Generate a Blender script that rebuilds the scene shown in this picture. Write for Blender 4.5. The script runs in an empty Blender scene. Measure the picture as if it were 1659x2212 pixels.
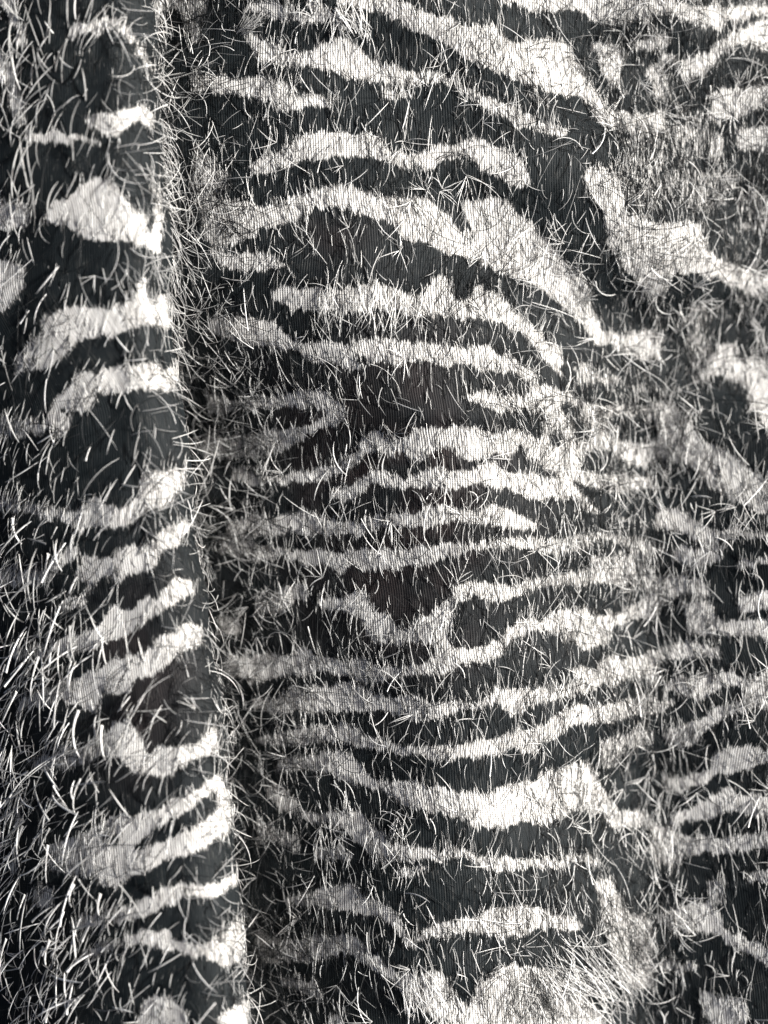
import bpy, math
import numpy as np
from mathutils import Vector

# ------------------------------------------------------------------ units
# The cloth is laid out in "cloth units": the picture spans 1659 x 2212 of them, one is K metres.
K = 0.24 / 1659.0
CX, CY = 829.5, 1106.0
ZREF = 150.0 * K          # height of the plane that the frame is measured on
DIST = 0.75               # lens to that plane
TABLE_Z = -8.0 * K

# ------------------------------------------------------------------ camera
scene = bpy.context.scene
cam_data = bpy.data.cameras.new("camera")
cam = bpy.data.objects.new("camera", cam_data)
scene.collection.objects.link(cam)
cam.location = (0.0, 0.0, ZREF + DIST)
cam.rotation_euler = (0.0, 0.0, 0.0)
cam_data.sensor_fit = 'VERTICAL'
cam_data.sensor_height = 36.0
cam_data.lens = 36.0 * DIST / 0.32
cam_data.clip_start = 0.01
cam_data.clip_end = 50.0
cam_data.dof.use_dof = True
cam_data.dof.focus_distance = DIST - 32 * K
cam_data.dof.aperture_fstop = 3.2
scene.camera = cam

# ------------------------------------------------------------------ light
SUN_ELEV, SUN_AZ = 34.0, 14.0        # sun stands to the right, a little towards the top of the cloth
world = bpy.data.worlds.new("World")
scene.world = world
world.use_nodes = True
wn = world.node_tree
sky = wn.nodes.new('ShaderNodeTexSky')
sky.sky_type = 'NISHITA'
sky.sun_disc = False
sky.air_density = 0.7
sky.dust_density = 7.0
sky.ozone_density = 0.3
sky.sun_elevation = math.radians(SUN_ELEV)
sky.sun_rotation = math.radians(90.0 - SUN_AZ)
bg = wn.nodes['Background']
bg.inputs['Strength'].default_value = 0.05
wn.links.new(sky.outputs['Color'], bg.inputs['Color'])

sun_data = bpy.data.lights.new("sun", 'SUN')
sun_data.energy = 5.0
sun_data.angle = math.radians(9.0)
sun_data.color = (1.0, 0.99, 0.97)
sun = bpy.data.objects.new("sun", sun_data)
scene.collection.objects.link(sun)
el, az = math.radians(SUN_ELEV), math.radians(SUN_AZ)
to_sun = Vector((math.cos(el) * math.cos(az), math.cos(el) * math.sin(az), math.sin(el)))
sun.rotation_euler = to_sun.to_track_quat('Z', 'Y').to_euler()
sun.location = to_sun * 1.5

vs = scene.view_settings
vs.view_transform = 'Standard'
vs.look = 'None'
vs.exposure = 1.2
vs.gamma = 1.0
vs.use_curve_mapping = False

rng = np.random.default_rng(7)


# ------------------------------------------------------------------ small helpers
def smooth(a, b, x):
    t = np.clip((x - a) / (b - a), 0.0, 1.0)
    return t * t * (3 - 2 * t)


def lattice_noise(x, y, seed):
    """smooth value noise, period free, -1..1"""
    xi, yi = np.floor(x).astype(np.int64), np.floor(y).astype(np.int64)
    fx, fy = x - xi, y - yi
    fx, fy = fx * fx * (3 - 2 * fx), fy * fy * (3 - 2 * fy)

    def h(a, b):
        n = (a * 374761393 + b * 668265263 + seed * 1274126177) & 0x7fffffff
        n = ((n ^ (n >> 13)) * 1274126177) & 0x7fffffff
        return ((n ^ (n >> 16)) & 0xffff) / 32767.5 - 1.0
    return ((h(xi, yi) * (1 - fx) + h(xi + 1, yi) * fx) * (1 - fy)
            + (h(xi, yi + 1) * (1 - fx) + h(xi + 1, yi + 1) * fx) * fy)


# ------------------------------------------------------------------ the printed zebra pattern
# W = light band given as (x, upper edge, lower edge); P = outline of a patch
PRINT = np.zeros((2212, 1659), np.float32)


def fill(poly, val):
    p = np.array(poly, float)
    q = np.roll(p, -1, 0)
    y0, y1 = max(0, int(p[:, 1].min())), min(2211, int(p[:, 1].max()) + 1)
    for yy in range(y0, y1 + 1):
        yc = yy + 0.5
        m = (p[:, 1] <= yc) != (q[:, 1] <= yc)
        if not m.any():
            continue
        a, b = p[m], q[m]
        xs = np.sort(a[:, 0] + (yc - a[:, 1]) / (b[:, 1] - a[:, 1]) * (b[:, 0] - a[:, 0]))
        for i in range(0, len(xs) - 1, 2):
            l, r = max(0, int(round(xs[i]))), min(1659, int(round(xs[i + 1])))
            if r > l:
                PRINT[yy, l:r] = val


def W(*pts, v=1.0):
    fill([(a, b) for a, b, c in pts] + [(a, c) for a, b, c in reversed(pts)], v)


def B(*pts):
    W(*pts, v=0.0)


def P(*pts, v=1.0):
    fill(pts, v)


# --- main panel, upper part
P((340,0),(372,0),(372,20),(350,60),(335,30), v=.55)
P((372,0),(455,0),(450,25),(432,45),(430,90),(415,95),(405,60),(385,30))
W((533,4,22),(590,3,38),(627,12,42),(655,24,48),(680,32,54),(697,30,46),(712,38,44))
W((665,0,12),(690,3,22),(710,25,47),(725,45,57),(740,58,68))
W((735,0,12),(760,0,16),(790,0,22),(829,0,30),(850,0,40),(870,8,40),(900,22,45))
W((829,4,32),(866,6,45),(904,20,72),(941,37,82),(979,38,105),(1017,60,127),(1042,55,140),(1067,57,150),(1092,85,165),
  (1117,90,172),(1142,83,180),(1167,85,185),(1200,84,203),(1215,90,205),(1230,112,207),(1244,125,210),(1260,150,215),
  (1280,190,240),(1300,215,262),(1320,232,275),(1345,240,282),(1370,248,290),(1400,250,288),(1440,235,285))
W((1080,0,3),(1110,0,8),(1150,0,18),(1190,0,26),(1244,0,24),(1290,0,45),(1330,0,50),(1370,0,45),(1410,0,42),(1438,0,40))
W((1440,8,24),(1470,10,30),(1495,12,55),(1520,15,60),(1550,15,60),(1580,18,45),(1620,14,38),(1659,12,28))
W((1495,140,172),(1513,120,160),(1540,105,145),(1563,85,122),(1580,75,105),(1605,66,95),(1630,58,105),(1659,42,108))
P((1270,95),(1300,92),(1340,95),(1343,130),(1338,185),(1325,190),(1310,165),(1292,150),(1290,115))
P((1370,90),(1425,88),(1428,76),(1445,76),(1446,108),(1400,108),(1370,104))
P((1425,122),(1460,122),(1462,145),(1430,145))
P((1475,130),(1495,130),(1497,175),(1480,175))
P((1398,143),(1420,143),(1440,165),(1442,218),(1425,215),(1412,190))
W((1535,200,260),(1560,190,262),(1600,188,245),(1640,190,235),(1659,190,215))
W((1595,275,315),(1630,275,325),(1659,280,325))
P((1540,295),(1556,295),(1556,350),(1540,350))
P((1465,240),(1530,235),(1535,300),(1525,325),(1475,322), v=.47)
W((1440,372,415),(1500,368,415),(1590,372,412), v=.5)
# stripe a and its tail
W((525,60,75),(547,74,100),(560,80,125),(570,86,140),(590,95,138),(612,113,145),(640,118,147),(665,110,145),(690,98,145),
  (710,88,155),(727,83,162),(752,90,165),(777,105,172),(802,122,175),(829,142,179),(854,145,180),(879,150,185),(899,155,180),
  (917,160,180),(929,155,175),(954,158,178),(979,168,185),(1004,188,208),(1029,198,215),(1054,210,238),(1079,218,243),
  (1104,225,262),(1129,250,280),(1154,265,285),(1179,270,292),(1204,272,295),(1229,278,288))
W((829,190,210),(854,192,215),(879,198,210),(900,203,215))
W((415,160,195),(440,162,197),(465,160,200),(490,162,205),(515,170,200),(540,172,207),(565,175,217),(590,175,220),
  (610,180,217),(627,185,208),(640,192,200))
W((590,230,238),(615,215,240),(640,208,238),(665,203,233),(690,205,233),(715,213,225),(737,215,222))
W((515,257,262),(540,255,265),(565,250,260),(595,245,257), v=.6)
W((540,355,370),(560,347,372),(590,332,372),(610,322,370),(630,302,358),(652,298,352),(670,288,348),(690,287,342),(715,285,338),
  (740,287,335),(765,290,335),(790,290,338),(815,293,343),(829,314,346),(842,332,352),(867,335,360),(904,335,360),(919,332,368),
  (937,320,368),(954,315,350),(969,315,348),(992,310,335),(1009,302,333),(1029,298,352),(1042,302,368),(1054,312,380),
  (1067,318,378),(1092,320,388),(1112,335,400),(1129,350,405),(1145,380,400))
P((415,330),(440,335),(470,350),(495,375),(495,415),(415,420), v=.75)
# below: f, g, big diagonal
W((430,420,450),(447,424,520),(465,430,535),(500,435,532),(515,430,528),(545,435,514),(565,446,500),(595,446,490),(622,431,485),
  (640,426,477),(660,421,457),(685,412,452),(710,400,447),(740,400,450),(765,405,457),(790,420,465),(829,432,480),(850,433,487),
  (872,425,520),(905,428,520),(925,432,524),(942,445,535),(967,466,550),(984,497,553),(1009,515,556),(1037,535,563),
  (1060,548,577),(1080,560,588))
P((1001,437),(1042,430),(1079,430),(1094,427),(1109,450),(1129,472),(1144,482),(1166,507),(1191,525),(1204,540),(1219,570),
  (1244,590),(1270,605),(1277,640),(1277,665),(1290,690),(1310,720),(1345,724),(1425,720),(1428,772),(1350,768),(1325,745),(1290,745),
  (1260,708),(1229,672),(1209,655),(1179,622),(1142,612),(1129,600),(1104,595),(1079,588),(1060,575),(1040,545),(1014,490),(1001,465))
P((1345,300),(1440,290),(1445,440),(1400,455),(1352,440),(1340,370), v=.40)
P((1268,366),(1290,360),(1325,378),(1342,400),(1346,440),(1352,466),(1400,478),(1440,490),(1480,480),(1515,480),(1520,510),(1530,545),
  (1555,560),(1580,575),(1659,600),(1659,640),(1620,635),(1585,615),(1560,605),(1507,590),(1460,590),(1440,603),(1435,640),
  (1400,640),(1380,625),(1378,600),(1364,590),(1344,580),(1339,555),(1319,527),(1309,490),(1296,440),(1272,410),(1262,380))
W((455,535,550),(465,540,557),(477,545,570),(490,550,580),(515,550,587),(540,552,585),(565,551,585),(585,557,585),(605,567,580),
  (627,570,577))
# h + stripe B
W((590,622,645),(610,620,655),(627,622,665),(647,627,672),(677,625,670),(702,625,680),(727,627,672),(745,620,672),(765,617,680),
  (785,615,680),(802,607,670),(815,607,665),(829,614,669),(854,620,672),(879,632,680),(911,630,682),(936,607,684),(959,595,685),
  (973,600,686),(980,648,687),(1009,650,692),(1020,635,692),(1029,622,690),(1054,620,687),(1079,635,697),(1096,650,710),
  (1102,665,712),(1129,685,728),(1149,698,750),(1179,727,778),(1199,748,800),(1215,765,812))
# i + stripe C
W((447,687,715),(465,685,727),(490,682,730),(515,682,742),(535,687,745),(555,692,747),(577,695,750),(595,702,755),(610,715,757),
  (627,735,755),(652,740,765),(677,742,787),(702,737,787),(727,737,790),(740,742,802),(765,742,800),(777,735,800),(802,732,790),
  (829,731,786),(860,735,790),(880,738,785),(929,740,787),(960,745,792),(979,748,793),(1004,762,783),(1019,750,795),
  (1044,750,800),(1069,757,805),(1094,770,805),(1117,780,810),(1137,790,825),(1160,805,835))
B((763,770,775),(780,765,785),(797,775,790))
W((450,787,796),(520,789,797),(590,788,796), v=.55)
# right side patches y 760..830
W((1345,725,766),(1425,722,770))
W((1244,775,829),(1300,800,829),(1345,812,829), v=.6)
W((1500,775,800),(1540,770,815),(1600,772,812),(1659,775,830), v=.8)
P((1610,815),(1659,812),(1659,925),(1640,905),(1622,870))
# j k l
W((450,850,900),(480,855,890),(520,865,885),(555,862,885),(577,855,887),(602,854,880),(627,850,874),(652,847,878),(677,846,882),
  (702,848,884),(714,854,915),(727,862,915),(745,880,905))
W((440,940,985),(465,940,988),(515,942,990),(540,937,988),(577,930,987),(602,925,980),(627,925,967),(652,925,950),(672,918,935),
  (690,903,927),(715,895,918))
W((500,1010,1030),(540,1022,1055),(565,1025,1045),(590,1030,1042),(610,1026,1044),(640,1024,1044),(665,1021,1041),(690,1009,1041),
  (715,1009,1029),(730,1001,1024),(752,989,1014),(772,976,1004),(785,941,985),(805,929,972),(829,940,978),(854,957,984),
  (881,950,975),(891,929,990),(911,924,995),(941,927,975),(969,925,965),(991,917,984),(1016,922,994),(1041,927,990),(1066,935,980),
  (1091,930,985),(1116,930,970),(1141,945,990),(1166,958,1000),(1200,965,1015),(1244,960,1020))
W((710,1062,1080),(730,1057,1078),(750,1055,1082),(775,1040,1075),(790,1022,1062),(800,1015,1042),(829,1020,1048),(849,1022,1056),
  (867,1034,1052),(892,1024,1051),(917,1014,1049),(942,1012,1051),(969,1017,1051),(991,1018,1054),(1016,1019,1051),(1041,1002,1046),
  (1059,994,1054),(1079,1002,1056),(1094,1019,1057),(1117,1024,1065),(1141,1025,1079),(1166,1029,1077),(1199,1029,1079),
  (1244,1015,1040),(1269,1020,1048),(1306,1026,1055),(1344,1026,1062),(1369,1029,1062),(1399,1030,1048),(1412,1030,1055))
W((1199,1040,1079),(1244,1058,1080),(1260,1072,1092),(1277,1087,1100),(1294,1100,1112))
# stripe D and the grassy light ridge
W((1001,850,862),(1029,848,868),(1054,845,880),(1080,855,890),(1104,853,888),(1129,853,885),(1144,868,880))
P((1140,835),(1200,840),(1244,860),(1310,880),(1345,872),(1400,885),(1430,868),(1470,888),(1490,920),(1520,950),(1560,970),
  (1600,1000),(1640,1030),(1659,1040),(1659,1110),(1640,1105),(1610,1090),(1580,1085),(1545,1060),(1510,1030),(1480,1000),
  (1430,992),(1400,1006),(1369,1006),(1344,1003),(1330,975),(1290,962),(1264,970),(1244,1015),(1180,1010),(1165,960),(1150,905))
P((1309,905),(1335,893),(1375,897),(1410,905),(1424,925),(1420,950),(1385,960),(1345,955),(1320,945), v=0)
P((1140,892),(1170,892),(1178,925),(1168,952),(1145,945), v=0)
P((1210,868),(1244,870),(1262,890),(1240,902),(1215,896), v=0)
P((1180,930),(1218,935),(1222,968),(1190,965), v=0)
P((1110,962),(1138,962),(1142,1015),(1115,1010), v=0)
P((1232,905),(1262,900),(1275,945),(1262,960),(1240,945), v=0)
# n + G
W((490,1125,1190),(515,1120,1185),(555,1110,1155),(577,1114,1160),(605,1121,1157),(622,1111,1152),(640,1104,1154),(665,1106,1154),
  (685,1109,1157),(702,1111,1157),(715,1116,1154),(735,1124,1152),(752,1129,1154),(777,1129,1157),(790,1116,1154),(805,1111,1152),
  (829,1114,1141),(854,1114,1141),(891,1116,1141),(916,1099,1139),(941,1094,1131),(966,1091,1129),(991,1094,1126),(1004,1106,1131),
  (1029,1106,1129),(1046,1094,1131),(1066,1091,1136),(1091,1099,1141),(1111,1109,1141),(1130,1120,1148),(1165,1125,1140))
# o + H
W((477,1165,1200),(552,1172,1212),(577,1184,1209),(602,1184,1204),(622,1187,1202),(645,1189,1212),(665,1189,1224),(690,1187,1222),
  (715,1192,1227),(732,1194,1242),(752,1192,1229),(765,1189,1217),(785,1184,1239),(802,1187,1234),(829,1186,1227),(854,1186,1226),
  (904,1184,1219),(929,1179,1219),(949,1176,1214),(969,1179,1204),(991,1179,1199),(1009,1179,1189),(1029,1174,1186),(1054,1169,1186),
  (1079,1166,1184),(1117,1164,1184),(1154,1164,1189),(1191,1166,1199),(1244,1162,1190),(1269,1157,1174),(1294,1154,1164),
  (1319,1152,1164),(1356,1156,1180),(1369,1160,1215),(1384,1162,1220),(1404,1166,1214))
W((1276,1205,1230),(1310,1200,1235),(1350,1195,1235),(1380,1205,1225))
W((1414,1110,1140),(1450,1095,1145),(1490,1115,1160),(1530,1140,1165),(1570,1145,1165),(1620,1148,1160),(1659,1150,1160))
W((1456,1190,1215),(1490,1180,1225),(1530,1185,1220),(1556,1195,1210))
P((1506,1168),(1565,1170),(1570,1192),(1515,1195), v=.6)
W((1594,1210,1225),(1659,1205,1222))
# I, p, q, J, K
W((552,1290,1325),(565,1284,1317),(585,1282,1322),(602,1277,1327),(620,1264,1314),(640,1264,1294),(657,1267,1289),(670,1276,1287))
W((470,1320,1370),(490,1335,1375),(510,1315,1380),(522,1330,1375), v=.7)
W((680,1301,1309),(697,1294,1317),(715,1291,1319),(735,1294,1319),(752,1289,1327),(770,1279,1329),(780,1274,1344),(790,1276,1364),
  (802,1299,1384),(815,1319,1389),(829,1327,1386),(842,1329,1386),(862,1354,1389),(879,1364,1389),(899,1344,1388),(917,1337,1390),
  (937,1327,1395),(954,1317,1410),(966,1296,1400),(975,1290,1340),(985,1285,1310))
W((979,1269,1300),(1004,1262,1294),(1029,1262,1292),(1054,1259,1296),(1079,1264,1294),(1104,1267,1294),(1129,1261,1282),
  (1154,1252,1270),(1190,1244,1262),(1244,1235,1262))
W((485,1419,1456),(515,1416,1469),(540,1416,1476),(565,1414,1474),(590,1416,1469),(615,1416,1464),(635,1411,1461),(652,1404,1461),
  (670,1411,1456),(690,1421,1454),(715,1424,1451),(740,1426,1459),(765,1424,1471),(790,1426,1474),(815,1434,1469),(829,1440,1468),
  (860,1440,1466),(890,1441,1462),(915,1437,1463),(930,1425,1462),(945,1402,1461),(960,1398,1452),(984,1397,1444),(1004,1404,1439),
  (1029,1406,1434),(1049,1394,1429),(1069,1379,1424),(1084,1380,1417),(1094,1364,1394),(1104,1356,1384),(1129,1339,1374),
  (1147,1334,1362),(1170,1340,1364),(1195,1325,1360))
P((1434,1294),(1400,1290),(1370,1305),(1340,1325),(1300,1335),(1275,1325),(1244,1315),(1200,1318),(1180,1330),(1195,1362),
  (1244,1395),(1265,1402),(1290,1395),(1312,1385),(1325,1350),(1360,1335),(1400,1330),(1430,1325))
W((1244,1240,1268),(1300,1232,1262),(1370,1230,1262),(1430,1248,1285),(1460,1250,1290),(1500,1250,1285),(1535,1262,1292), v=.95)
P((1590,1284),(1659,1280),(1659,1316),(1600,1318))
P((1464,1308),(1510,1296),(1540,1306),(1548,1342),(1600,1345),(1659,1340),(1659,1380),(1600,1374),(1540,1372),(1490,1372),(1486,1330))
W((1414,1400,1425),(1444,1395,1430),(1480,1390,1420),(1520,1395,1420),(1560,1405,1425))
W((1244,1440,1490),(1280,1445,1490),(1314,1414,1480),(1350,1420,1470),(1380,1420,1465),(1410,1412,1485),(1424,1420,1480))
W((1439,1467,1482),(1484,1460,1505),(1520,1455,1510),(1544,1450,1490),(1590,1458,1480),(1620,1462,1500),(1659,1452,1515))
# s + L
W((545,1514,1531),(570,1514,1536),(595,1504,1544),(615,1499,1539),(632,1486,1536),(652,1484,1541),(677,1481,1541),(702,1479,1539),
  (727,1479,1539),(752,1481,1536),(777,1484,1536),(802,1489,1536),(829,1504,1539),(854,1509,1546),(891,1504,1551),(911,1514,1556),
  (929,1516,1556),(954,1519,1551),(979,1514,1544),(1004,1516,1536),(1029,1518,1527),(1044,1506,1524),(1066,1496,1524),
  (1086,1491,1526),(1104,1489,1541),(1119,1486,1544),(1136,1484,1529),(1154,1494,1521),(1179,1489,1514),(1204,1484,1509),
  (1244,1470,1500),(1290,1462,1485))
# t + M
W((555,1591,1606),(590,1584,1609),(615,1579,1614),(640,1574,1609),(665,1571,1601),(690,1569,1601),(715,1566,1599),(740,1566,1604),
  (765,1571,1611),(790,1589,1616),(815,1594,1621),(829,1596,1619),(844,1601,1626),(866,1611,1629),(891,1616,1631),(916,1616,1634),
  (941,1619,1644),(966,1614,1641),(991,1614,1636),(1016,1611,1639),(1029,1601,1641),(1054,1601,1639),(1079,1599,1629),
  (1091,1589,1624),(1104,1584,1614),(1129,1571,1629),(1154,1574,1624),(1179,1569,1601),(1204,1539,1591),(1229,1531,1576),
  (1244,1521,1569),(1269,1522,1561),(1306,1519,1561),(1344,1514,1554),(1369,1509,1546),(1399,1504,1544),(1434,1516,1536),(1456,1511,1524))
W((1434,1579,1601),(1456,1574,1609),(1481,1569,1614),(1501,1556,1601),(1519,1551,1584),(1539,1531,1566),(1569,1526,1551),
  (1594,1519,1541),(1619,1509,1528),(1659,1500,1530))
W((1300,1600,1659),(1330,1590,1655),(1356,1582,1620),(1400,1575,1610))
W((1539,1634,1665),(1564,1619,1672),(1606,1614,1660),(1659,1619,1645))
# u + N
W((600,1640,1670),(640,1634,1665),(685,1626,1660),(715,1624,1675),(735,1629,1682),(760,1634,1692),(786,1662,1696),(806,1684,1709),
  (836,1689,1712),(870,1689,1735),(886,1690,1739),(920,1696,1756),(953,1702,1760),(986,1719,1769),(1020,1709,1782),(1053,1719,1789),
  (1086,1696,1789),(1106,1689,1785),(1133,1689,1772),(1156,1686,1776),(1173,1672,1789),(1206,1659,1766),(1239,1650,1756),
  (1273,1645,1752),(1293,1690,1756),(1313,1732,1780),(1340,1749,1789),(1373,1752,1787),(1406,1756,1787))
W((1432,1672,1709),(1473,1676,1709),(1523,1659,1689),(1556,1659,1672))
W((1456,1766,1786),(1499,1746,1776),(1539,1722,1772),(1573,1706,1756),(1606,1719,1756),(1659,1722,1766))
W((1403,1789,1850),(1423,1776,1872),(1449,1789,1876),(1473,1802,1866),(1489,1816,1849),(1523,1806,1839),(1556,1809,1839),
  (1589,1806,1839),(1623,1799,1832),(1659,1799,1836))
W((1616,1886,1906),(1659,1876,1910))
P((1530,1900),(1570,1895),(1565,1960),(1535,1965), v=.6)
W((1416,1986,1992),(1439,1976,2002),(1473,1959,2009),(1506,1949,2012),(1533,1952,2019),(1553,1976,2019),(1573,2019,2042),
  (1606,2022,2056),(1639,2036,2076),(1659,2052,2086))
W((1423,2076,2102),(1473,2079,2099),(1506,2085,2095))
W((1516,2139,2179),(1539,2146,2212),(1556,2156,2212),(1589,2152,2212),(1616,2175,2206))
P((1286,1902),(1319,1899),(1339,1942),(1359,1976),(1406,1976),(1416,2026),(1409,2092),(1416,2142),(1383,2139),(1346,2119),
  (1319,2052),(1306,1992),(1293,1942))
# O, the thin S stripe
W((645,1759,1770),(670,1756,1779),(703,1756,1772),(730,1756,1786),(753,1752,1799),(770,1752,1816),(786,1759,1832),(803,1786,1839),
  (820,1799,1856),(836,1816,1861),(853,1826,1862),(886,1829,1862),(920,1836,1859),(953,1836,1859),(986,1836,1856),(1013,1839,1856),
  (1036,1852,1869),(1070,1856,1879),(1106,1858,1884),(1133,1849,1872),(1173,1856,1879),(1223,1849,1866),(1273,1846,1862),(1296,1852,1866))
W((853,1879,1890),(886,1877,1895),(920,1877,1886),(936,1879,1882))
W((613,1942,1956),(636,1936,1956),(670,1932,1959),(703,1916,1962),(736,1916,1962),(770,1916,1972),(793,1939,1979),(820,1952,1986),
  (843,1966,1996),(862,1988,2012),(886,2022,2045),(900,2040,2052))
W((900,2022,2036),(913,2009,2029),(936,2002,2026),(953,1992,2029),(986,1989,2022),(1020,1979,2012),(1036,1969,2016),(1060,1962,2019),
  (1086,1959,2036),(1106,1957,2028),(1139,1950,2012),(1173,1966,2006),(1199,1976,2006),(1239,1979,2012),(1256,1992,2009))
W((553,2002,2072),(586,2022,2079),(620,2029,2076),(653,2029,2076),(686,2022,2072),(710,2019,2069),(736,2019,2059),(763,2022,2062),
  (786,2036,2072),(796,2052,2092),(820,2076,2102),(836,2089,2116),(853,2092,2126),(873,2099,2146),(886,2106,2166),(906,2106,2182),
  (926,2106,2192),(953,2106,2212),(970,2116,2212),(986,2152,2212),(1000,2166,2212),(1015,2185,2212),(1030,2126,2212),(1053,2109,2212),
  (1086,2089,2212),(1106,2085,2212),(1139,2089,2212),(1173,2099,2212),(1206,2096,2212),(1223,2109,2212),(1246,2142,2212),
  (1273,2159,2212),(1293,2189,2212),(1315,2209,2212))
W((580,1690,1725),(603,1690,1750),(626,1712,1755),(643,1729,1756))
W((553,1770,1820),(603,1790,1820),(636,1799,1845),(650,1790,1840), v=.75)
W((680,1815,1859),(703,1832,1855),(736,1826,1855),(760,1836,1859), v=.8)
W((606,2112,2125),(646,2116,2142),(680,2126,2152),(696,2139,2159))
W((710,2186,2212),(740,2195,2212))
# --- the fold on the left
W((150,62,80),(170,52,75),(200,45,72),(225,43,68),(250,45,62),(270,54,70),(290,75,95),(305,95,120),(320,125,145),(332,150,168))
W((163,107,118),(185,105,118),(200,107,112), v=.6)
P((0,0),(25,0),(45,40),(60,85),(55,105),(35,60),(10,20))
P((0,110),(20,130),(40,180),(55,240),(57,280),(35,270),(22,230),(15,185),(0,170))
W((60,292,312),(80,290,310),(120,285,312),(150,290,310),(185,297,308),(220,302,312))
W((185,250,262),(215,247,280),(240,243,295),(265,240,285),(290,230,262),(305,222,260),(320,235,280),(328,250,290))
P((95,460),(110,440),(150,425),(175,402),(200,387),(230,390),(255,402),(275,435),(295,452),(315,460),(318,495),(332,510),(336,440),
  (326,400),(345,405),(352,480),(349,555),(325,540),(300,532),(275,522),(250,515),(200,520),(175,510),(155,487),(125,485),(100,487))
P((0,430),(60,445),(62,490),(30,500),(0,490), v=.8)
P((0,565),(20,565),(45,575),(55,590),(50,620),(30,650),(0,680))
P((87,690),(120,672),(162,662),(212,667),(250,662),(287,650),(300,635),(297,610),(317,602),(318,635),(322,657),(335,665),(350,630),
  (362,652),(372,700),(350,710),(312,702),(287,712),(250,725),(200,725),(170,737),(150,765),(120,785),(95,800),(90,750))
P((160,815),(195,802),(237,797),(275,792),(312,787),(345,790),(378,800),(388,825),(372,840),(350,842),(305,836),(275,844),(250,854),
  (240,846),(207,850),(205,868),(190,888),(175,897),(155,888),(150,925),(125,940),(103,930),(103,900),(115,870),(135,850),(150,830))
P((122,890),(132,883),(148,886),(152,894),(140,900),(126,898), v=0)
P((172,1099),(190,1082),(212,1079),(232,1091),(250,1099),(275,1091),(300,1076),(302,1046),(317,1026),(337,1014),(362,1021),
  (387,1009),(402,1019),(399,1049),(382,1059),(387,1074),(360,1079),(350,1099),(320,1104),(295,1124),(270,1139),(237,1144),
  (212,1139),(190,1141),(172,1151))
P((180,1200),(225,1206),(250,1204),(262,1184),(295,1179),(320,1179),(337,1161),(362,1136),(404,1121),(409,1144),(394,1161),
  (382,1176),(350,1184),(345,1209),(322,1226),(287,1244),(262,1250),(215,1244),(208,1262),(197,1278),(182,1304),(162,1317),
  (140,1320),(122,1314),(125,1305),(145,1296),(165,1290),(185,1275),(200,1260),(190,1254),(160,1250),(168,1230),(175,1215))
P((95,1240),(135,1191),(172,1172),(176,1195),(150,1215),(125,1235),(105,1260))
P((110,1404),(125,1379),(162,1369),(195,1359),(220,1349),(240,1317),(262,1314),(287,1321),(300,1299),(337,1291),(362,1269),
  (375,1254),(412,1248),(420,1278),(387,1304),(350,1321),(320,1336),(287,1364),(257,1379),(212,1391),(175,1404),(125,1419))
P((130,1474),(162,1466),(212,1446),(245,1434),(275,1419),(300,1409),(322,1394),(345,1374),(375,1369),(390,1354),(432,1344),
  (440,1390),(395,1404),(390,1424),(360,1439),(325,1459),(287,1469),(280,1494),(250,1504),(225,1491),(210,1489),(220,1514),
  (207,1544),(175,1526),(145,1524),(135,1506))
P((180,1614),(212,1589),(250,1559),(275,1559),(295,1579),(312,1604),(325,1610),(310,1630),(300,1648),(330,1625),(350,1610),
  (390,1617),(430,1605),(460,1560),(472,1590),(474,1625),(440,1632),(415,1642),(383,1661),(360,1679),(327,1682),(300,1672),
  (283,1659),(262,1645),(245,1630),(215,1634),(200,1650))
P((207,1786),(233,1766),(267,1762),(300,1759),(333,1746),(367,1732),(400,1719),(427,1699),(450,1686),(480,1667),(490,1700),
  (500,1740),(505,1765),(500,1796),(467,1819),(433,1842),(400,1846),(367,1859),(333,1879),(293,1892),(250,1916),(217,1916),
  (203,1896),(200,1830))
P((285,1832),(310,1816),(340,1794),(370,1770),(402,1757),(420,1742),(440,1722),(470,1720),(468,1752),(440,1774),(412,1786),(400,1800),(370,1812),(335,1826),(300,1845), v=0)
P((417,1740),(440,1722),(467,1725),(465,1755),(440,1770),(420,1765), v=0)
P((217,1808),(240,1802),(260,1805),(255,1822),(225,1828), v=0)
P((250,1966),(283,1956),(317,1942),(353,1922),(393,1912),(433,1912),(467,1912),(500,1896),(519,1886),(518,1906),(477,1932),
  (450,1942),(417,1936),(383,1949),(353,1966),(327,1972),(300,1989),(273,1996),(253,1989))
P((260,2026),(300,2012),(350,2006),(370,2009),(370,2032),(400,2036),(433,2042),(467,2026),(500,2009),(513,1989),(528,1983),
  (525,2059),(493,2089),(460,2072),(433,2069),(400,2062),(367,2052),(333,2046),(283,2042))
P((293,2212),(317,2159),(367,2152),(393,2176),(407,2212))
P((480,2195),(510,2170),(535,2163),(535,2212),(470,2212))
P((20,1740),(45,1735),(48,1800),(22,1800), v=.7)
P((67,1920),(117,1915),(117,1958),(70,1962), v=.7)
P((13,1862),(43,1860),(45,1890),(15,1890), v=.7)


P((1488,655),(1530,650),(1536,829),(1500,829),(1484,740), v=.46)
P((1547,742),(1592,745),(1590,786),(1550,786), v=.8)
P((1566,786),(1659,790),(1659,829),(1580,829), v=.75)
P((1573,418),(1659,425),(1659,500),(1610,490), v=.43)
P((1455,366),(1560,362),(1565,450),(1500,462),(1460,440), v=.45)
P((1442,262),(1534,255),(1534,345),(1460,340), v=.46)
P((1130,180),(1180,190),(1200,240),(1150,232), v=.3)
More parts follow.
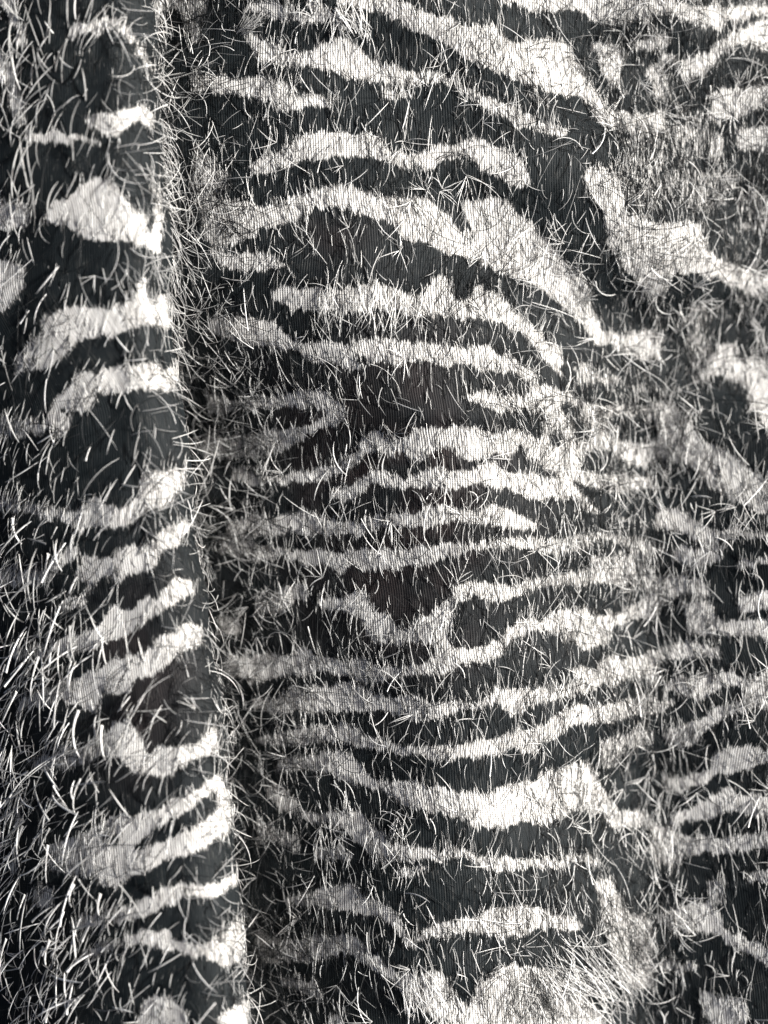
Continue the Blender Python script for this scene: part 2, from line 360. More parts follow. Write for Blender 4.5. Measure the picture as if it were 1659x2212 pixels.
# threads that kept their pale colour inside the dark stripes
yy_, xx_ = np.mgrid[0:2212, 0:1659].astype(np.float32)
frag = 0.5 + 0.5 * lattice_noise(xx_ / 42.0, yy_ / 30.0, 51)
zone = smooth(1230, 1400, xx_) * (1 - smooth(780, 980, yy_)) + 0.75 * smooth(1130, 1250, xx_) * (1 - smooth(1420, 1500, xx_)) * smooth(780, 880, yy_) * (1 - smooth(1300, 1600, yy_))
PRINT = np.maximum(PRINT, (0.31 * frag * np.clip(zone, 0, 1)).astype(np.float32))
del yy_, xx_, frag, zone
W((0,1075,1110),(60,1085,1115),(130,1095,1130),(175,1100,1150), v=.62)
W((0,1225,1262),(60,1228,1270),(110,1230,1262), v=.66)
W((20,1398,1430),(70,1392,1428),(115,1388,1416), v=.7)
W((40,1500,1530),(90,1486,1528),(135,1476,1520), v=.7)
W((60,1640,1668),(120,1625,1665),(190,1612,1650), v=.7)
W((100,1830,1880),(150,1812,1890),(205,1792,1900), v=.72)
W((150,1985,2010),(200,1972,2004),(252,1966,1990), v=.7)
W((170,2052,2075),(220,2035,2064),(265,2026,2046), v=.7)
W((30,770,812),(60,745,805),(92,720,800), v=.66)
W((0,905,950),(50,905,948),(105,900,935), v=.6)


def blur(a, r, n=2):
    for _ in range(n):
        for ax in (0, 1):
            pad = [(0, 0), (0, 0)]
            pad[ax] = (r + 1, r)
            c = np.cumsum(np.pad(a, pad, mode='edge'), axis=ax, dtype=np.float64)
            L = a.shape[ax]
            hi = np.take(c, np.arange(2 * r + 1, 2 * r + 1 + L), axis=ax)
            lo = np.take(c, np.arange(0, L), axis=ax)
            a = ((hi - lo) / (2 * r + 1)).astype(np.float32)
    return a


PRINT = blur(PRINT, 7, 2)


def print_at(x, y):
    """print value at picture-plan coordinates; mirrored outside so that the pattern goes on"""
    ox, oy = x, y
    y = y + 5.5 * lattice_noise(ox / 8.0, oy / 45.0, 61) + 5.0 * lattice_noise(ox / 21.0, oy / 28.0, 62)
    x = x + 4.0 * lattice_noise(ox / 24.0, oy / 20.0, 63)
    x = np.abs(x)
    x = np.where(x > 1658, 2 * 1658 - x, x)
    y = np.abs(y)
    y = np.where(y > 2211, 2 * 2211 - y, y)
    x = np.clip(x, 0, 1657.99)
    y = np.clip(y, 0, 2210.99)
    xi, yi = x.astype(int), y.astype(int)
    fx, fy = x - xi, y - yi
    return ((PRINT[yi, xi] * (1 - fx) + PRINT[yi, xi + 1] * fx) * (1 - fy)
            + (PRINT[yi + 1, xi] * (1 - fx) + PRINT[yi + 1, xi + 1] * fx) * fy)


# ------------------------------------------------------------------ shape of the draped cloth
RIM_Y = np.array([-500, 0, 400, 690, 1000, 1294, 1594, 1892, 2212, 2700])
RIM_X = np.array([322, 332, 350, 368, 398, 434, 474, 508, 532, 548]) + 15.0


def rim(y):
    return np.interp(y, RIM_Y, RIM_X) + 7 * lattice_noise(y / 130.0, y * 0, 3) + 3 * lattice_noise(y / 37.0, y * 0 + 5, 4)


XS = np.arange(-100, 2401, 4.0)          # integration grid of the main panel
YS = np.concatenate([np.arange(-420, -8, 12.0), np.arange(-8, 2222, 3.0), np.arange(2222, 2640, 12.0)])
XX, YY = np.meshgrid(XS, YS)


def slope_main(x, y):
    low = smooth(450, 1050, y)                       # 0 top, 1 lower part
    c1 = 640 + 330 * low - 40 * smooth(1500, 2100, y)
    c2 = 900 + 300 * low - 60 * smooth(1500, 2000, y)
    up = 0.20 + 0.21 * low
    dn = -0.18 - 0.28 * low
    g = up + (dn - up) * smooth(c1 - 160, c2, x)
    v = 1428 + 10 * np.sin(y / 210.0)
    rise = (0.22 + 0.10 * smooth(1500, 2100, y)) * smooth(780, 960, y)
    g = g + (rise - dn) * smooth(v - 80, v + 70, x) * smooth(720, 960, y)
    g = g + (-0.25 - rise) * smooth(1640, 1800, x) * smooth(720, 960, y)
    # shallow diagonal folds in the upper right
    t = (x - 1.0 * y)
    g = g + 0.16 * np.sin(t / 95.0) * (1 - smooth(600, 950, y)) * smooth(800, 1100, x)
    return g


G = slope_main(XX, YY)
G += 0.10 * lattice_noise(XX / 120.0, YY / 170.0, 11) + 0.05 * lattice_noise(XX / 45.0, YY / 60.0, 12)
ZMAIN = np.cumsum(G, axis=1) * 4.0
col0 = int(np.argmin(np.abs(XS - 420)))
ZMAIN -= ZMAIN[:, col0:col0 + 1]
lift = 185.0 - np.array([np.interp(940.0, XS, z) for z in ZMAIN])
lift = np.maximum(lift, 6.0)
lift = np.convolve(np.pad(lift, 40, mode='edge'), np.ones(81) / 81, mode='valid')
ZMAIN += lift[:, None]
ZMAIN += 4.0 * lattice_noise(XX / 260.0, YY / 260.0, 13)

# columns of the cloth sheet: fold top, round edge, tucked part, main panel
nA, nB, nC = 150, 44, 26
tA = np.concatenate([np.linspace(-320, -10, 30)[:-1], np.linspace(-10, 1, nA - 29)])   # second part is 0..1 later
rows, cols = len(YS), None
R = 92.0
H = 330.0
main_x = np.concatenate([np.arange(0, 1690, 3.0), np.arange(1690, 2080, 14.0)])
Xg, Zg = [], []
for j, y in enumerate(YS):
    r = float(rim(np.array([y]))[0])
    h = H + 14 * math.sin(y / 330.0 + 1.0) - 30 * float(smooth(500, -100, np.array([y]))[0])
    xa = np.concatenate([np.linspace(-330, -14, 30)[:-1], np.linspace(-14, r - R, nA - 29)])
    d = np.clip((r - R) - xa, 0, None)
    bulge = 0.00068 * np.clip(d, 0, 330) ** 2 + 0.45 * np.clip(d - 330, 0, None) + 0.10 * d
    za = h - bulge * (0.85 + 0.3 * smooth(500, 1500, np.array([y]))[0])
    za = za + 5 * lattice_noise(xa / 70.0, np.full_like(xa, y / 90.0), 21) * smooth(0, 60, d) \
        + 7 * lattice_noise(xa / 160.0, np.full_like(xa, y / 190.0), 22) * smooth(0, 90, d)
    dz0 = 0.10
    ang = np.linspace(math.pi / 2, -math.radians(70), nB + 1)[1:]
    xb = (r - R) + R * np.cos(ang)
    zb = (h - R) + R * np.sin(ang)
    x_end, z_end = xb[-1], zb[-1]
    x0 = r - 34.0                                       # where the main panel leaves the crease
    zlow0 = float(np.interp(x0, XS, ZMAIN[j]))
    s = np.linspace(0, 1, nC + 1)[1:-1]
    p0 = np.array([x_end, z_end])
    t0 = np.array([math.sin(ang[-1]), -math.cos(ang[-1])]) * 70
    p1 = np.array([x0, zlow0])
    t1 = np.array([90.0, 25.0])
    hh = [2 * s**3 - 3 * s**2 + 1, s**3 - 2 * s**2 + s, -2 * s**3 + 3 * s**2, s**3 - s**2]
    cc = hh[0][:, None] * p0 + hh[1][:, None] * t0 + hh[2][:, None] * p1 + hh[3][:, None] * t1
    xd = x0 + main_x * (2080.0 - x0) / main_x[-1]
    zd = np.interp(xd, XS, ZMAIN[j])
    Xg.append(np.concatenate([xa, xb, cc[:, 0], xd]))
    Zg.append(np.concatenate([za, zb, cc[:, 1], zd]))
Xg, Zg = np.array(Xg), np.array(Zg)
Yg = np.repeat(YS[:, None], Xg.shape[1], 1)
Zg -= max(0.0, 0.0)
Zg = np.maximum(Zg, -4.0)
NR, NC = Xg.shape
C_A, C_B, C_C = nA, nA + nB, nA + nB + nC - 1

PX, PY, PZ = (Xg - CX) * K, (CY - Yg) * K, Zg * K
persp = DIST / (DIST - (PZ - ZREF))
IX, IY = PX * persp / K + CX, CY - PY * persp / K
MASK = print_at(IX, IY)
SHEER = np.exp(-((IX - 850) / 230) ** 2 - ((IY - 1080) / 330) ** 2) + 0.8 * np.exp(-((IX - 790) / 110) ** 2 - ((IY - 500) / 45) ** 2) \
    + 0.8 * np.exp(-((IX - 300) / 110) ** 2 - ((IY - 1480) / 180) ** 2)
SHEER = np.clip(SHEER * (0.8 + 0.75 * lattice_noise(Xg / 60.0, Yg / 60.0, 41)), 0, 1)
Ulen = np.concatenate([np.zeros((NR, 1)), np.cumsum(np.hypot(np.diff(Xg, axis=1), np.diff(Zg, axis=1)), axis=1)], 1)
mid = C_C + 200
Ulen = Ulen - Ulen[:, mid:mid + 1] + np.mean(Ulen[:, mid])

POS = np.stack([PX, PY, PZ], -1)
dU = np.gradient(POS, axis=1)
dV = np.gradient(POS, axis=0)
NRM = np.cross(dV, dU)
NRM /= np.linalg.norm(NRM, axis=-1, keepdims=True) + 1e-12
AREA = np.linalg.norm(np.cross(dU, dV), axis=-1)


# ------------------------------------------------------------------ materials
def new_mat(name):
    m = bpy.data.materials.new(name)
    m.use_nodes = True
    return m, m.node_tree, m.node_tree.nodes['Principled BSDF']


def cloth_material():
    m, nt, bsdf = new_mat("zebra_print_weave")
    N, L = nt.nodes, nt.links

    def math_n(op, a, b=None, c=None, clamp=False):
        n = N.new('ShaderNodeMath')
        n.operation = op
        n.use_clamp = clamp
        for i, v in enumerate((a, b, c)):
            if v is None:
                continue
            if isinstance(v, (int, float)):
                n.inputs[i].default_value = v
            else:
                L.new(v, n.inputs[i])
        return n.outputs[0]

    def noise(vec, scale, detail=2.0, rough=0.5):
        n = N.new('ShaderNodeTexNoise')
        n.inputs['Scale'].default_value = scale
        n.inputs['Detail'].default_value = detail
        n.inputs['Roughness'].default_value = rough
        L.new(vec, n.inputs['Vector'])
        return n.outputs['Fac']

    def scaled(vec, sx, sy):
        n = N.new('ShaderNodeMapping')
        n.inputs['Scale'].default_value = (sx, sy, 1)
        L.new(vec, n.inputs['Vector'])
        return n.outputs['Vector']

    def mix(f, a, b):
        n = N.new('ShaderNodeMix')
        n.data_type = 'RGBA'
        L.new(f, n.inputs['Factor']) if not isinstance(f, float) else None
        for v, s in ((a, n.inputs[6]), (b, n.inputs[7])):
            if isinstance(v, tuple):
                s.default_value = (*v, 1)
            else:
                L.new(v, s)
        return n.outputs[2]

    uv = N.new('ShaderNodeUVMap')
    uv.uv_map = "cloth"
    vec = uv.outputs['UV']                       # in cloth units
    sep = N.new('ShaderNodeSeparateXYZ')
    L.new(vec, sep.inputs[0])
    u, v = sep.outputs['X'], sep.outputs['Y']
    att = N.new('ShaderNodeAttribute')
    att.attribute_name = "dye"
    dye = att.outputs['Fac']

    # frayed print edge: threads carry the dye a little up or down
    n1 = noise(scaled(vec, 0.34, 0.045), 1.0, 3.0, 0.6)
    n2 = noise(scaled(vec, 0.055, 0.05), 1.0, 2.0)
    e = math_n('ADD', dye, math_n('MULTIPLY', math_n('SUBTRACT', n1, 0.5), 2.1))
    e = math_n('ADD', e, math_n('MULTIPLY', math_n('SUBTRACT', n2, 0.5), 0.45))
    light = math_n('SMOOTH_MIN', 1.0, math_n('MAXIMUM', 0.0, math_n('MULTIPLY_ADD', math_n('SUBTRACT', e, 0.5), 4.0, 0.5)), 0.05)

    # weave: vertical ribs, finer cross threads, slubs
    PITCH = 5.4
    wob = math_n('MULTIPLY', math_n('SUBTRACT', noise(scaled(vec, 0.02, 0.006), 1.0, 1.0), 0.5), 6.0)
    uu = math_n('ADD', u, wob)
    rib = math_n('MULTIPLY_ADD', math_n('SINE', math_n('MULTIPLY', uu, 2 * math.pi / PITCH)), 0.5, 0.5)
    crs = math_n('MULTIPLY_ADD', math_n('SINE', math_n('MULTIPLY', v, 2 * math.pi / 4.6)), 0.5, 0.5)
    slub = noise(scaled(vec, 0.19, 0.012), 1.0, 2.0, 0.6)          # some ribs stronger for a long way
    slub2 = noise(scaled(vec, 0.33, 0.03), 1.0, 3.0, 0.6)
    thread = math_n('MAXIMUM', rib, math_n('MULTIPLY', crs, 0.38))
    gap = math_n('SUBTRACT', 1.0, thread)
    gap = math_n('MULTIPLY', gap, math_n('MULTIPLY_ADD', slub, 3.0, -0.45, clamp=True))

    fine = noise(scaled(vec, 0.5, 0.5), 1.0, 3.0)
    ivory = mix(fine, (0.62, 0.606, 0.575), (0.84, 0.828, 0.80))
    streak = noise(scaled(vec, 0.075, 0.004), 1.0, 3.0, 0.65)
    ivory = mix(math_n('MULTIPLY', math_n('SUBTRACT', 0.62, streak), 2.2, clamp=True), ivory, (0.46, 0.447, 0.42))
    ivory = mix(math_n('MULTIPLY', gap, 0.95, clamp=True), ivory, (0.035, 0.033, 0.031))
    # black dye: worn threads let the paler ground through as thin vertical lines
    worn = math_n('MULTIPLY', math_n('SUBTRACT', slub2, 0.53), 5.0, clamp=True)
    worn = math_n('MULTIPLY', worn, rib)
    patch = math_n('MULTIPLY', math_n('SUBTRACT', noise(scaled(vec, 0.012, 0.010), 1.0, 2.0), 0.38), 3.2, clamp=True)
    worn = math_n('MULTIPLY', worn, patch)
    black = mix(fine, (0.0022, 0.0034, 0.0040), (0.0065, 0.0095, 0.011))
    black = mix(math_n('MULTIPLY', worn, 0.8), black, (0.11, 0.108, 0.10))
    sh = N.new('ShaderNodeAttribute')
    sh.attribute_name = "sheer"
    brown = mix(fine, (0.0055, 0.0040, 0.0044), (0.0135, 0.0100, 0.0105))
    brown = mix(math_n('MULTIPLY', math_n('MULTIPLY', rib, slub), 0.55), brown, (0.072, 0.058, 0.055))
    black = mix(sh.outputs['Fac'], black, brown)
    col = mix(light, black, ivory)
    L.new(col, bsdf.inputs['Base Color'])
    bsdf.inputs['Roughness'].default_value = 0.62
    bsdf.inputs['Specular IOR Level'].default_value = 0.12
    bsdf.inputs['Sheen Weight'].default_value = 0.03
    bsdf.inputs['Sheen Roughness'].default_value = 0.4
    bsdf.inputs['Sheen Tint'].default_value = (0.86, 0.96, 1.0, 1)

    bump = N.new('ShaderNodeBump')
    bump.inputs['Strength'].default_value = 0.55
    bump.inputs['Distance'].default_value = 1.3 * K
    hgt = math_n('ADD', thread, math_n('MULTIPLY', slub2, 1.2))
    L.new(hgt, bump.inputs['Height'])
    L.new(bump.outputs['Normal'], bsdf.inputs['Normal'])
    return m


def fibre_material(name, dark, lightc, rough, spec, trans):
    m, nt, bsdf = new_mat(name)
    a = nt.nodes.new('ShaderNodeAttribute')
    a.attribute_name = "tone"
    mx = nt.nodes.new('ShaderNodeMix')
    mx.data_type = 'RGBA'
    mx.inputs[6].default_value = (*dark, 1)
    mx.inputs[7].default_value = (*lightc, 1)
    nt.links.new(a.outputs['Fac'], mx.inputs['Factor'])
    nt.links.new(mx.outputs[2], bsdf.inputs['Base Color'])
    bsdf.inputs['Roughness'].default_value = rough
    bsdf.inputs['Specular IOR Level'].default_value = spec
    return m


M_CLOTH = cloth_material()
M_WHITE = fibre_material("ivory_fibre", (0.20, 0.20, 0.195), (0.86, 0.85, 0.82), 0.38, 0.5, 0.0)
M_BLACK = fibre_material("black_fibre", (0.003, 0.0036, 0.004), (0.009, 0.011, 0.012), 0.45, 0.22, 0.0)
M_TABLE, nt, bs = new_mat("dark_table")
nz = nt.nodes.new('ShaderNodeTexNoise')
nz.inputs['Scale'].default_value = 60.0
rp = nt.nodes.new('ShaderNodeValToRGB')
rp.color_ramp.elements[0].color = (0.02, 0.018, 0.016, 1)
rp.color_ramp.elements[1].color = (0.05, 0.044, 0.038, 1)
nt.links.new(nz.outputs['Fac'], rp.inputs['Fac'])
nt.links.new(rp.outputs['Color'], bs.inputs['Base Color'])
bs.inputs['Roughness'].default_value = 0.6


# ------------------------------------------------------------------ mesh helpers
def mesh_from(name, verts, quads, mat, attrs=None, uv=None):
    me = bpy.data.meshes.new(name)
    nv, nf = len(verts), len(quads)
    me.vertices.add(nv)
    me.vertices.foreach_set('co', np.ascontiguousarray(verts, np.float32).ravel())
    me.loops.add(nf * 4)
    me.loops.foreach_set('vertex_index', np.ascontiguousarray(quads, np.int32).ravel())
    me.polygons.add(nf)
    me.polygons.foreach_set('loop_start', np.arange(0, nf * 4, 4, dtype=np.int32))
    me.polygons.foreach_set('loop_total', np.full(nf, 4, np.int32))
    me.polygons.foreach_set('use_smooth', np.ones(nf, bool))
    me.update(calc_edges=True)
    for k, a in (attrs or {}).items():
        at = me.attributes.new(k, 'FLOAT', 'POINT')
        at.data.foreach_set('value', np.ascontiguousarray(a, np.float32).ravel())
    if uv is not None:
        l = me.uv_layers.new(name="cloth")
        l.data.foreach_set('uv', np.ascontiguousarray(uv[np.asarray(quads).ravel()], np.float32).ravel())
    me.materials.append(mat)
    return me


def link(name, data, parent=None):
    o = bpy.data.objects.new(name, data)
    scene.collection.objects.link(o)
    if parent:
        o.parent = parent
    return o


# ------------------------------------------------------------------ table and cloth
def box(name, x0, x1, y0, y1, z0, z1, mat):
    v = [(x, y, z) for x in (x0, x1) for y in (y0, y1) for z in (z0, z1)]
    q = [(0, 1, 3, 2), (4, 6, 7, 5), (0, 4, 5, 1), (2, 3, 7, 6), (0, 2, 6, 4), (1, 5, 7, 3)]
    me = mesh_from(name, np.array(v), q, mat)
    me.polygons.foreach_set('use_smooth', np.zeros(6, bool))
    return link(name, me)


table = box("table_top", -0.32, 0.32, -0.34, 0.34, Zg.min() * K - 0.0285, Zg.min() * K - 0.0005, M_TABLE)
table["kind"] = "structure"

cloth = link("zebra_print_cloth", None)
cloth.location = (0, 0, 0)
cloth["label"] = "folded black and ivory zebra striped cloth with long loose fibres"
cloth["category"] = "cloth"

idx = np.arange(NR * NC).reshape(NR, NC)
quads = np.stack([idx[:-1, :-1], idx[1:, :-1], idx[1:, 1:], idx[:-1, 1:]], -1).reshape(-1, 4)
uvs = np.stack([Ulen.ravel(), -Yg.ravel()], -1)
link("woven_ground", mesh_from("woven_ground", POS.reshape(-1, 3), quads, M_CLOTH, {"dye": MASK.ravel(), "sheer": SHEER.ravel()}, uvs), cloth)

# ------------------------------------------------------------------ loose fibres
def sample_roots(n, dens):
    w = (AREA * dens).ravel()
    c = np.cumsum(w)
    k = np.searchsorted(c, rng.random(n) * c[-1])
    k = np.clip(k, 0, NR * NC - 1)
    return k // NC, k % NC


SIDES = 3


def make_fibres(ri, ci, theta, tilt, length, curl, rad, flare, segs=6, lift=0.6):
    """n fibres -> (n, segs+1, 3) centre lines and radii; angles in the cloth's own plane"""
    n = len(ri)
    p = POS[ri, ci]
    nn = NRM[ri, ci]
    tv = -dV[ri, ci]
    tv = tv / np.linalg.norm(tv, axis=1, keepdims=True)
    tu = np.cross(tv, nn)
    tu /= np.linalg.norm(tu, axis=1, keepdims=True)
    pts = np.zeros((n, segs + 1, 3))
    pts[:, 0] = p + nn * (lift * K)
    step = (length / segs * K)[:, None]
    for s in range(segs):
        f = (s + 0.5) / segs
        th = theta + curl * (f - 0.3)
        ti = tilt * (1.0 - 1.15 * f) + 0.06
        d = (np.cos(th)[:, None] * tu + np.sin(th)[:, None] * tv) * np.cos(ti)[:, None] + nn * np.sin(ti)[:, None]
        pts[:, s + 1] = pts[:, s] + d * step
    f = np.linspace(0, 1, segs + 1)
    r = rad[:, None] * (0.75 + 0.45 * np.sin(np.pi * np.clip(f * 0.9 + 0.1, 0, 1)))[None]
    r[:, -1] *= np.where(flare, 2.3, 0.35)
    r[:, -2] *= np.where(flare, 1.35, 0.9)
    return pts, r * K


def tubes(pts, r):
    n, m, _ = pts.shape
    t = np.gradient(pts, axis=1)
    t /= np.linalg.norm(t, axis=-1, keepdims=True) + 1e-12
    ref = np.array([0.31, 0.17, 0.93])
    a = np.cross(t, ref)
    a /= np.linalg.norm(a, axis=-1, keepdims=True) + 1e-12
    b = np.cross(t, a)
    ang = np.arange(SIDES) * 2 * math.pi / SIDES
    v = pts[:, :, None] + r[:, :, None, None] * (np.cos(ang)[None, None, :, None] * a[:, :, None]
                                                 + np.sin(ang)[None, None, :, None] * b[:, :, None])
    base = (np.arange(n) * m * SIDES)[:, None, None]
    i = (np.arange(m - 1) * SIDES)[None, :, None]
    k = np.arange(SIDES)[None, None, :]
    k2 = (k + 1) % SIDES
    q = np.stack([base + i + k, base + i + SIDES + k, base + i + SIDES + k2, base + i + k2], -1)
    return v.reshape(-1, 3), q.reshape(-1, 4)


rimv = rim(Yg.ravel()).reshape(Yg.shape)
in_view = ((IX > -40) & (IX < 1700) & (IY > -40) & (IY < 2252)).astype(float)
colid = np.repeat(np.arange(NC)[None], NR, 0)
on_roll = (colid < C_A).astype(float)
on_edge = ((colid >= C_A - 8) & (colid < C_A + nB * 0.75)).astype(float)
tucked = ((colid >= C_A + nB * 0.75) & (colid < C_C)).astype(float)
crease = ((colid >= C_C) & (IX < rimv + 150)).astype(float)
base_d = (0.10 + 0.90 * in_view) * (1 - tucked)
clump = 1.0 + 0.8 * lattice_noise(Xg / 70.0, Yg / 70.0, 31) + 0.35 * lattice_noise(Xg / 25.0, Yg / 25.0, 32)
clump = np.clip(clump, 0.1, None)
ridge = smooth(1000, 1250, IX) * (1 - smooth(1420, 1500, IX)) * smooth(700, 900, IY)
low_roll = on_roll * smooth(1000, 1700, IY)


def directions(ri, ci):
    n = len(ri)
    x, y = IX[ri, ci], IY[ri, ci]
    roll = on_roll[ri, ci] > 0
    edge = (on_edge[ri, ci] > 0) | (crease[ri, ci] > 0)
    s = np.where(rng.random(n) < 0.5, 1.0, -1.0)
    th = s * math.pi / 2 + rng.normal(0, 0.36, n)
    loose = rng.random(n) < 0.22
    th = np.where(loose, rng.uniform(0, 2 * math.pi, n), th)
    wild = (x > 1150) & (y < 950) & (rng.random(n) < 0.55)
    th = np.where(wild, rng.uniform(0, 2 * math.pi, n), th)
    diag = roll & (rng.random(n) < 0.80)
    th = np.where(diag, np.where(rng.random(n) < 0.5, 0, math.pi) + np.radians(np.interp(y, [0, 500, 1000, 2200], [95, 75, 52, 48]))
                  + rng.normal(0, 0.45, n), th)
    th = np.where(edge, rng.normal(-0.35, 1.0, n), th)
    return th


WH, BK = [], []       # lists of (pts, radius, tone)


def grow(n, dens, lo, hi, rlo, rhi, tilt, store, curl=0.7, flare_p=0.10, th_fn=None, segs=6, tone=(0.1, 1.0)):
    ri, ci = sample_roots(n, dens)
    th = directions(ri, ci) if th_fn is None else th_fn(ri, ci)
    L = lo + (hi - lo) * rng.random(n) ** 1.7
    ti = np.radians(rng.uniform(*tilt, n))
    ra = rng.uniform(rlo, rhi, n)
    fl = rng.random(n) < flare_p
    big = np.where(on_roll[ri, ci] > 0, 1.25, 1.0)
    pts, r = make_fibres(ri, ci, th, ti, L * big, rng.normal(0, curl, n), ra * big, fl, segs)
    to = rng.uniform(*tone, n)
    to = np.where(rng.random(n) < 0.5, to * (0.2 + 0.8 * MASK[ri, ci]), to)      # many fibres took up the dye of their root
    store.append((pts, r, to, L * big * ra))


roll_w = 1 - on_roll * (0.78 - 0.5 * smooth(230, 60, IX) * smooth(300, 1300, IY) - 0.35 * smooth(1500, 2150, IY) * smooth(420, 150, IX))
wildw = smooth(1150, 1350, IX) * smooth(950, 700, IY)
d_all = base_d * clump * roll_w * (1 - 0.75 * on_edge) * (1 + 0.7 * crease + 1.3 * ridge + 0.7 * wildw)
# long loose fibres
grow(3500, d_all * (1 - 0.25 * crease), 18, 110, 0.36, 0.85, (8, 42), WH, curl=0.6, tone=(0.0, 1.0))
grow(520, d_all * (1 - on_roll) * (1 - 0.4 * crease), 25, 95, 0.8, 1.3, (10, 40), WH, curl=0.8, flare_p=0.3)
grow(6400, d_all * (0.3 + 1.0 * MASK) * (1 + 0.5 * crease), 30, 150, 0.4, 0.78, (6, 34), BK, curl=0.9, flare_p=0.0)
# bristles that stand nearly along the ribs and break up the stripe edges
def bristle_dir(ri, ci):
    n = len(ri)
    a = np.where(rng.random(n) < 0.75, math.pi / 2, -math.pi / 2)
    lean = np.where(on_roll[ri, ci] > 0, -0.45, 0.0)
    return a + lean + rng.normal(0, 0.24, n)


edge_w = np.clip(4 * MASK * (1 - MASK), 0, 1)
band = np.exp(-((MASK - 0.55) / 0.25) ** 2)
grow(3200, base_d * roll_w * (0.12 + 0.6 * MASK), 14, 48, 0.35, 0.7, (3, 20), WH, curl=0.3, th_fn=bristle_dir, segs=4, flare_p=0.03)
grow(8500, base_d * (0.4 + 0.6 * roll_w) * band * clump, 14, 50, 0.36, 0.72, (3, 22), WH, curl=0.3, th_fn=bristle_dir, segs=4, flare_p=0.03)
band = np.exp(-((MASK - 0.40) / 0.22) ** 2)
grow(7500, base_d * (0.4 + 0.6 * roll_w) * band * clump, 12, 46, 0.36, 0.7, (3, 20), BK, curl=0.3, th_fn=bristle_dir, segs=4, flare_p=0.0)
# tangle that lies in the crease beside the folded edge
tang = base_d * crease * clump * (1 - smooth(rimv + 40, rimv + 150, IX)) * (0.25 + smooth(100, 300, IY))
grow(240, tang * (1.2 - smooth(1500, 2100, IY)), 40, 125, 0.4, 0.8, (12, 50), WH, curl=1.2)
grow(800, tang, 40, 120, 0.35, 0.65, (10, 50), BK, curl=1.2, flare_p=0)


def hang_dir(ri, ci):
    return rng.normal(-1.15, 0.42, len(ri))


grow(230, base_d * (crease + 0.5 * on_edge) * smooth(200, 380, IY) * smooth(820, 640, IY) * (1 - smooth(rimv + 20, rimv + 80, IX)), 45, 120, 0.4, 0.8, (15, 50), WH, curl=0.8, th_fn=hang_dir)
grow(130, base_d * (on_edge + 0.4 * crease) * smooth(500, 200, IY), 50, 130, 0.4, 0.9, (10, 50), WH, curl=1.0)
grow(220, base_d * (on_edge + 0.4 * crease) * smooth(500, 200, IY), 40, 110, 0.35, 0.7, (10, 50), BK, curl=1.0, flare_p=0)


def edge_dir(ri, ci):
    return rng.normal(-0.5, 0.75, len(ri))


edge_d = base_d * on_edge * clump * (0.35 + smooth(700, 1100, IY))
grow(330, edge_d, 30, 105, 0.4, 0.9, (5, 45), WH, curl=0.6, th_fn=edge_dir, flare_p=0.1, tone=(0, .8))
grow(520, edge_d, 30, 110, 0.38, 0.75, (5, 45), BK, curl=0.6, th_fn=edge_dir, flare_p=0)
# bristles pointing out of the fold towards the upper right
rollb = base_d * on_roll * clump * (1 - 0.75 * MASK)
grow(420, rollb * (0.12 + smooth(900, 1500, IY)) * (0.3 + smooth(300, 60, IX)), 25, 80, 0.6, 1.35, (15, 55), WH, curl=0.3, flare_p=0.2, tone=(0, 1))
grow(170, rollb * smooth(700, 100, IY) * smooth(260, 60, IX), 40, 100, 0.8, 1.6, (20, 50), WH, curl=0.5, tone=(0, .5))
grow(110, rollb * smooth(500, 900, IY), 35, 75, 0.8, 1.4, (15, 40), WH, curl=0.3)
grow(260, base_d * on_roll, 40, 120, 0.5, 0.9, (10, 45), BK, curl=0.6, flare_p=0)
grow(210, base_d * on_roll * smooth(270, 120, IX) * smooth(1050, 1500, IY) * smooth(2250, 2000, IY) * clump, 40, 115, 1.0, 1.9, (20, 55), WH, curl=0.25, flare_p=0.4, tone=(.5, 1))
def near(x, y, rx, ry):
    return base_d * (colid >= C_C) * (((IX - x) / rx) ** 2 + ((IY - y) / ry) ** 2 < 1)


def along(mean, sd):
    return lambda ri, ci: rng.normal(mean, sd, len(ri))


# combed locks and one matted tuft
grow(120, near(1235, 2075, 95, 60), 70, 165, 0.5, 0.95, (10, 35), WH, curl=0.5, th_fn=along(-0.95, 0.22), tone=(.6, 1))
grow(60, near(1330, 2000, 70, 90), 60, 140, 0.4, 0.7, (10, 35), BK, curl=0.5, th_fn=along(-1.0, 0.25), flare_p=0)
grow(45, near(905, 2120, 45, 40), 50, 110, 0.5, 0.9, (10, 35), WH, curl=0.4, th_fn=along(-1.35, 0.3), tone=(.6, 1))
grow(50, near(745, 20, 35, 25), 45, 90, 0.6, 1.1, (15, 45), WH, curl=0.3, th_fn=along(-1.3, 0.35), tone=(.6, 1))
grow(45, near(520, 68, 14, 9), 35, 75, 0.4, 0.8, (10, 30), WH, curl=0.6, th_fn=along(0.55, 0.2), tone=(.2, .6))
grow(40, near(1165, 560, 95, 100), 40, 120, 0.45, 0.85, (10, 35), WH, curl=0.7, th_fn=along(0.9, 0.9), tone=(.6, 1))
grow(60, near(1000, 640, 120, 70), 60, 150, 0.4, 0.75, (10, 30), BK, curl=0.6, th_fn=along(1.2, 0.6), flare_p=0)
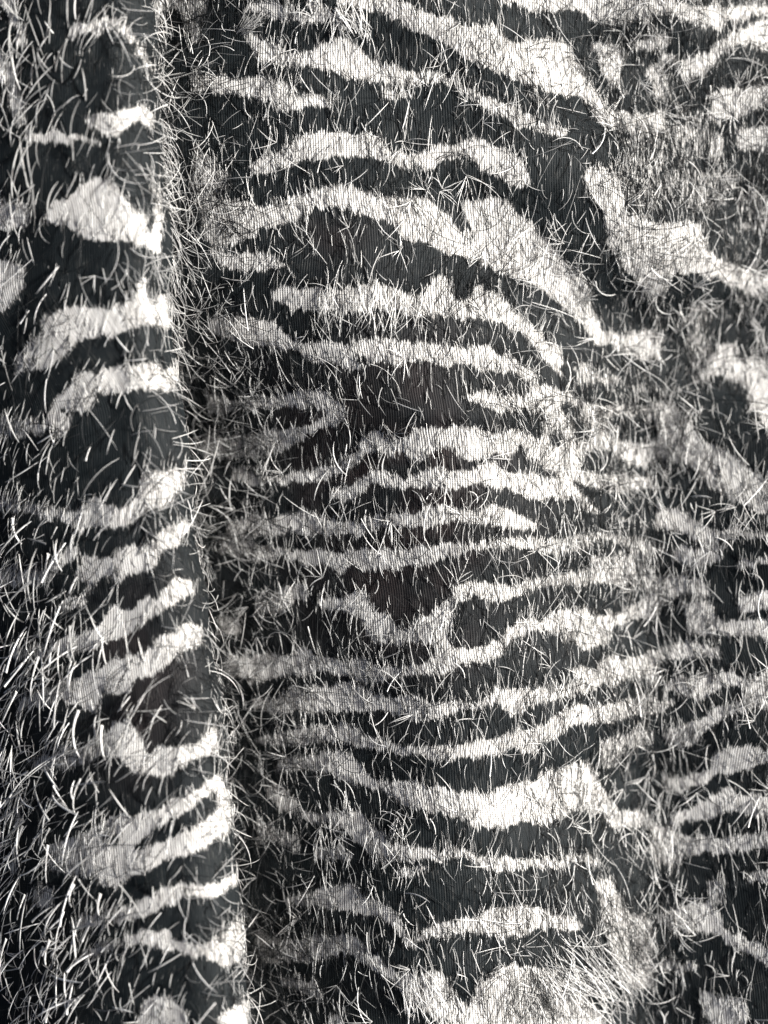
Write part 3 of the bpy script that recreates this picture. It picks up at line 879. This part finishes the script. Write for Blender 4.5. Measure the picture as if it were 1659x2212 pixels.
grow(80, near(790, 700, 130, 40), 35, 85, 0.5, 0.95, (10, 35), WH, curl=0.3, th_fn=along(1.45, 0.35), tone=(.6, 1))
# little stars: several fibres from one root
n_star = 260
ri, ci = sample_roots(n_star, d_all)
m = 5
ri, ci = np.repeat(ri, m), np.repeat(ci, m)
th0 = np.repeat(rng.uniform(0, 6.28, n_star), m) + rng.normal(0, 0.9, n_star * m)
Ls = rng.uniform(25, 70, n_star * m)
rs = rng.uniform(0.4, 0.85, n_star * m)
pts, r = make_fibres(ri, ci, th0, np.radians(rng.uniform(10, 50, n_star * m)), Ls, rng.normal(0, 0.4, n_star * m), rs,
                     np.zeros(n_star * m, bool))
WH.append((pts, r, np.repeat(rng.uniform(0.3, 1, n_star), m), Ls * rs))


def build_pile(store, name, single_name, mat, n_single):
    # rank by visible size; the largest become parts of their own
    cand = []
    for gi, (p, r, t, sz) in enumerate(store):
        c = p.mean(1)
        seen = (np.abs(c[:, 0]) < 0.118) & (np.abs(c[:, 1]) < 0.158)
        cand.append(np.stack([np.full(len(sz), gi), np.arange(len(sz)), sz * seen], 1))
    cand = np.concatenate(cand)
    top = cand[np.argsort(-cand[:, 2])[:n_single]]
    V, Q, T, off = [], [], [], 0
    for gi, (p, r, t, sz) in enumerate(store):
        keep = np.ones(len(sz), bool)
        mine = top[top[:, 0] == gi][:, 1].astype(int)
        keep[mine] = False
        for k in mine:
            root = p[k, 0]
            v, q = tubes(p[k:k + 1] - root, r[k:k + 1])
            o = link(single_name, mesh_from(single_name, v, q, mat, {"tone": np.full(len(v), t[k])}), cloth)
            o.location = root
        v, q = tubes(p[keep], r[keep])
        V.append(v)
        Q.append(q + off)
        T.append(np.repeat(t[keep], p.shape[1] * SIDES))
        off += len(v)
    o = link(name, mesh_from(name, np.concatenate(V), np.concatenate(Q), mat, {"tone": np.concatenate(T)}), cloth)
    o["kind"] = "stuff"
    return o


build_pile(WH, "ivory_fibre_pile", "ivory_fibre", M_WHITE, 220)
build_pile(BK, "black_fibre_pile", "black_fibre", M_BLACK, 80)
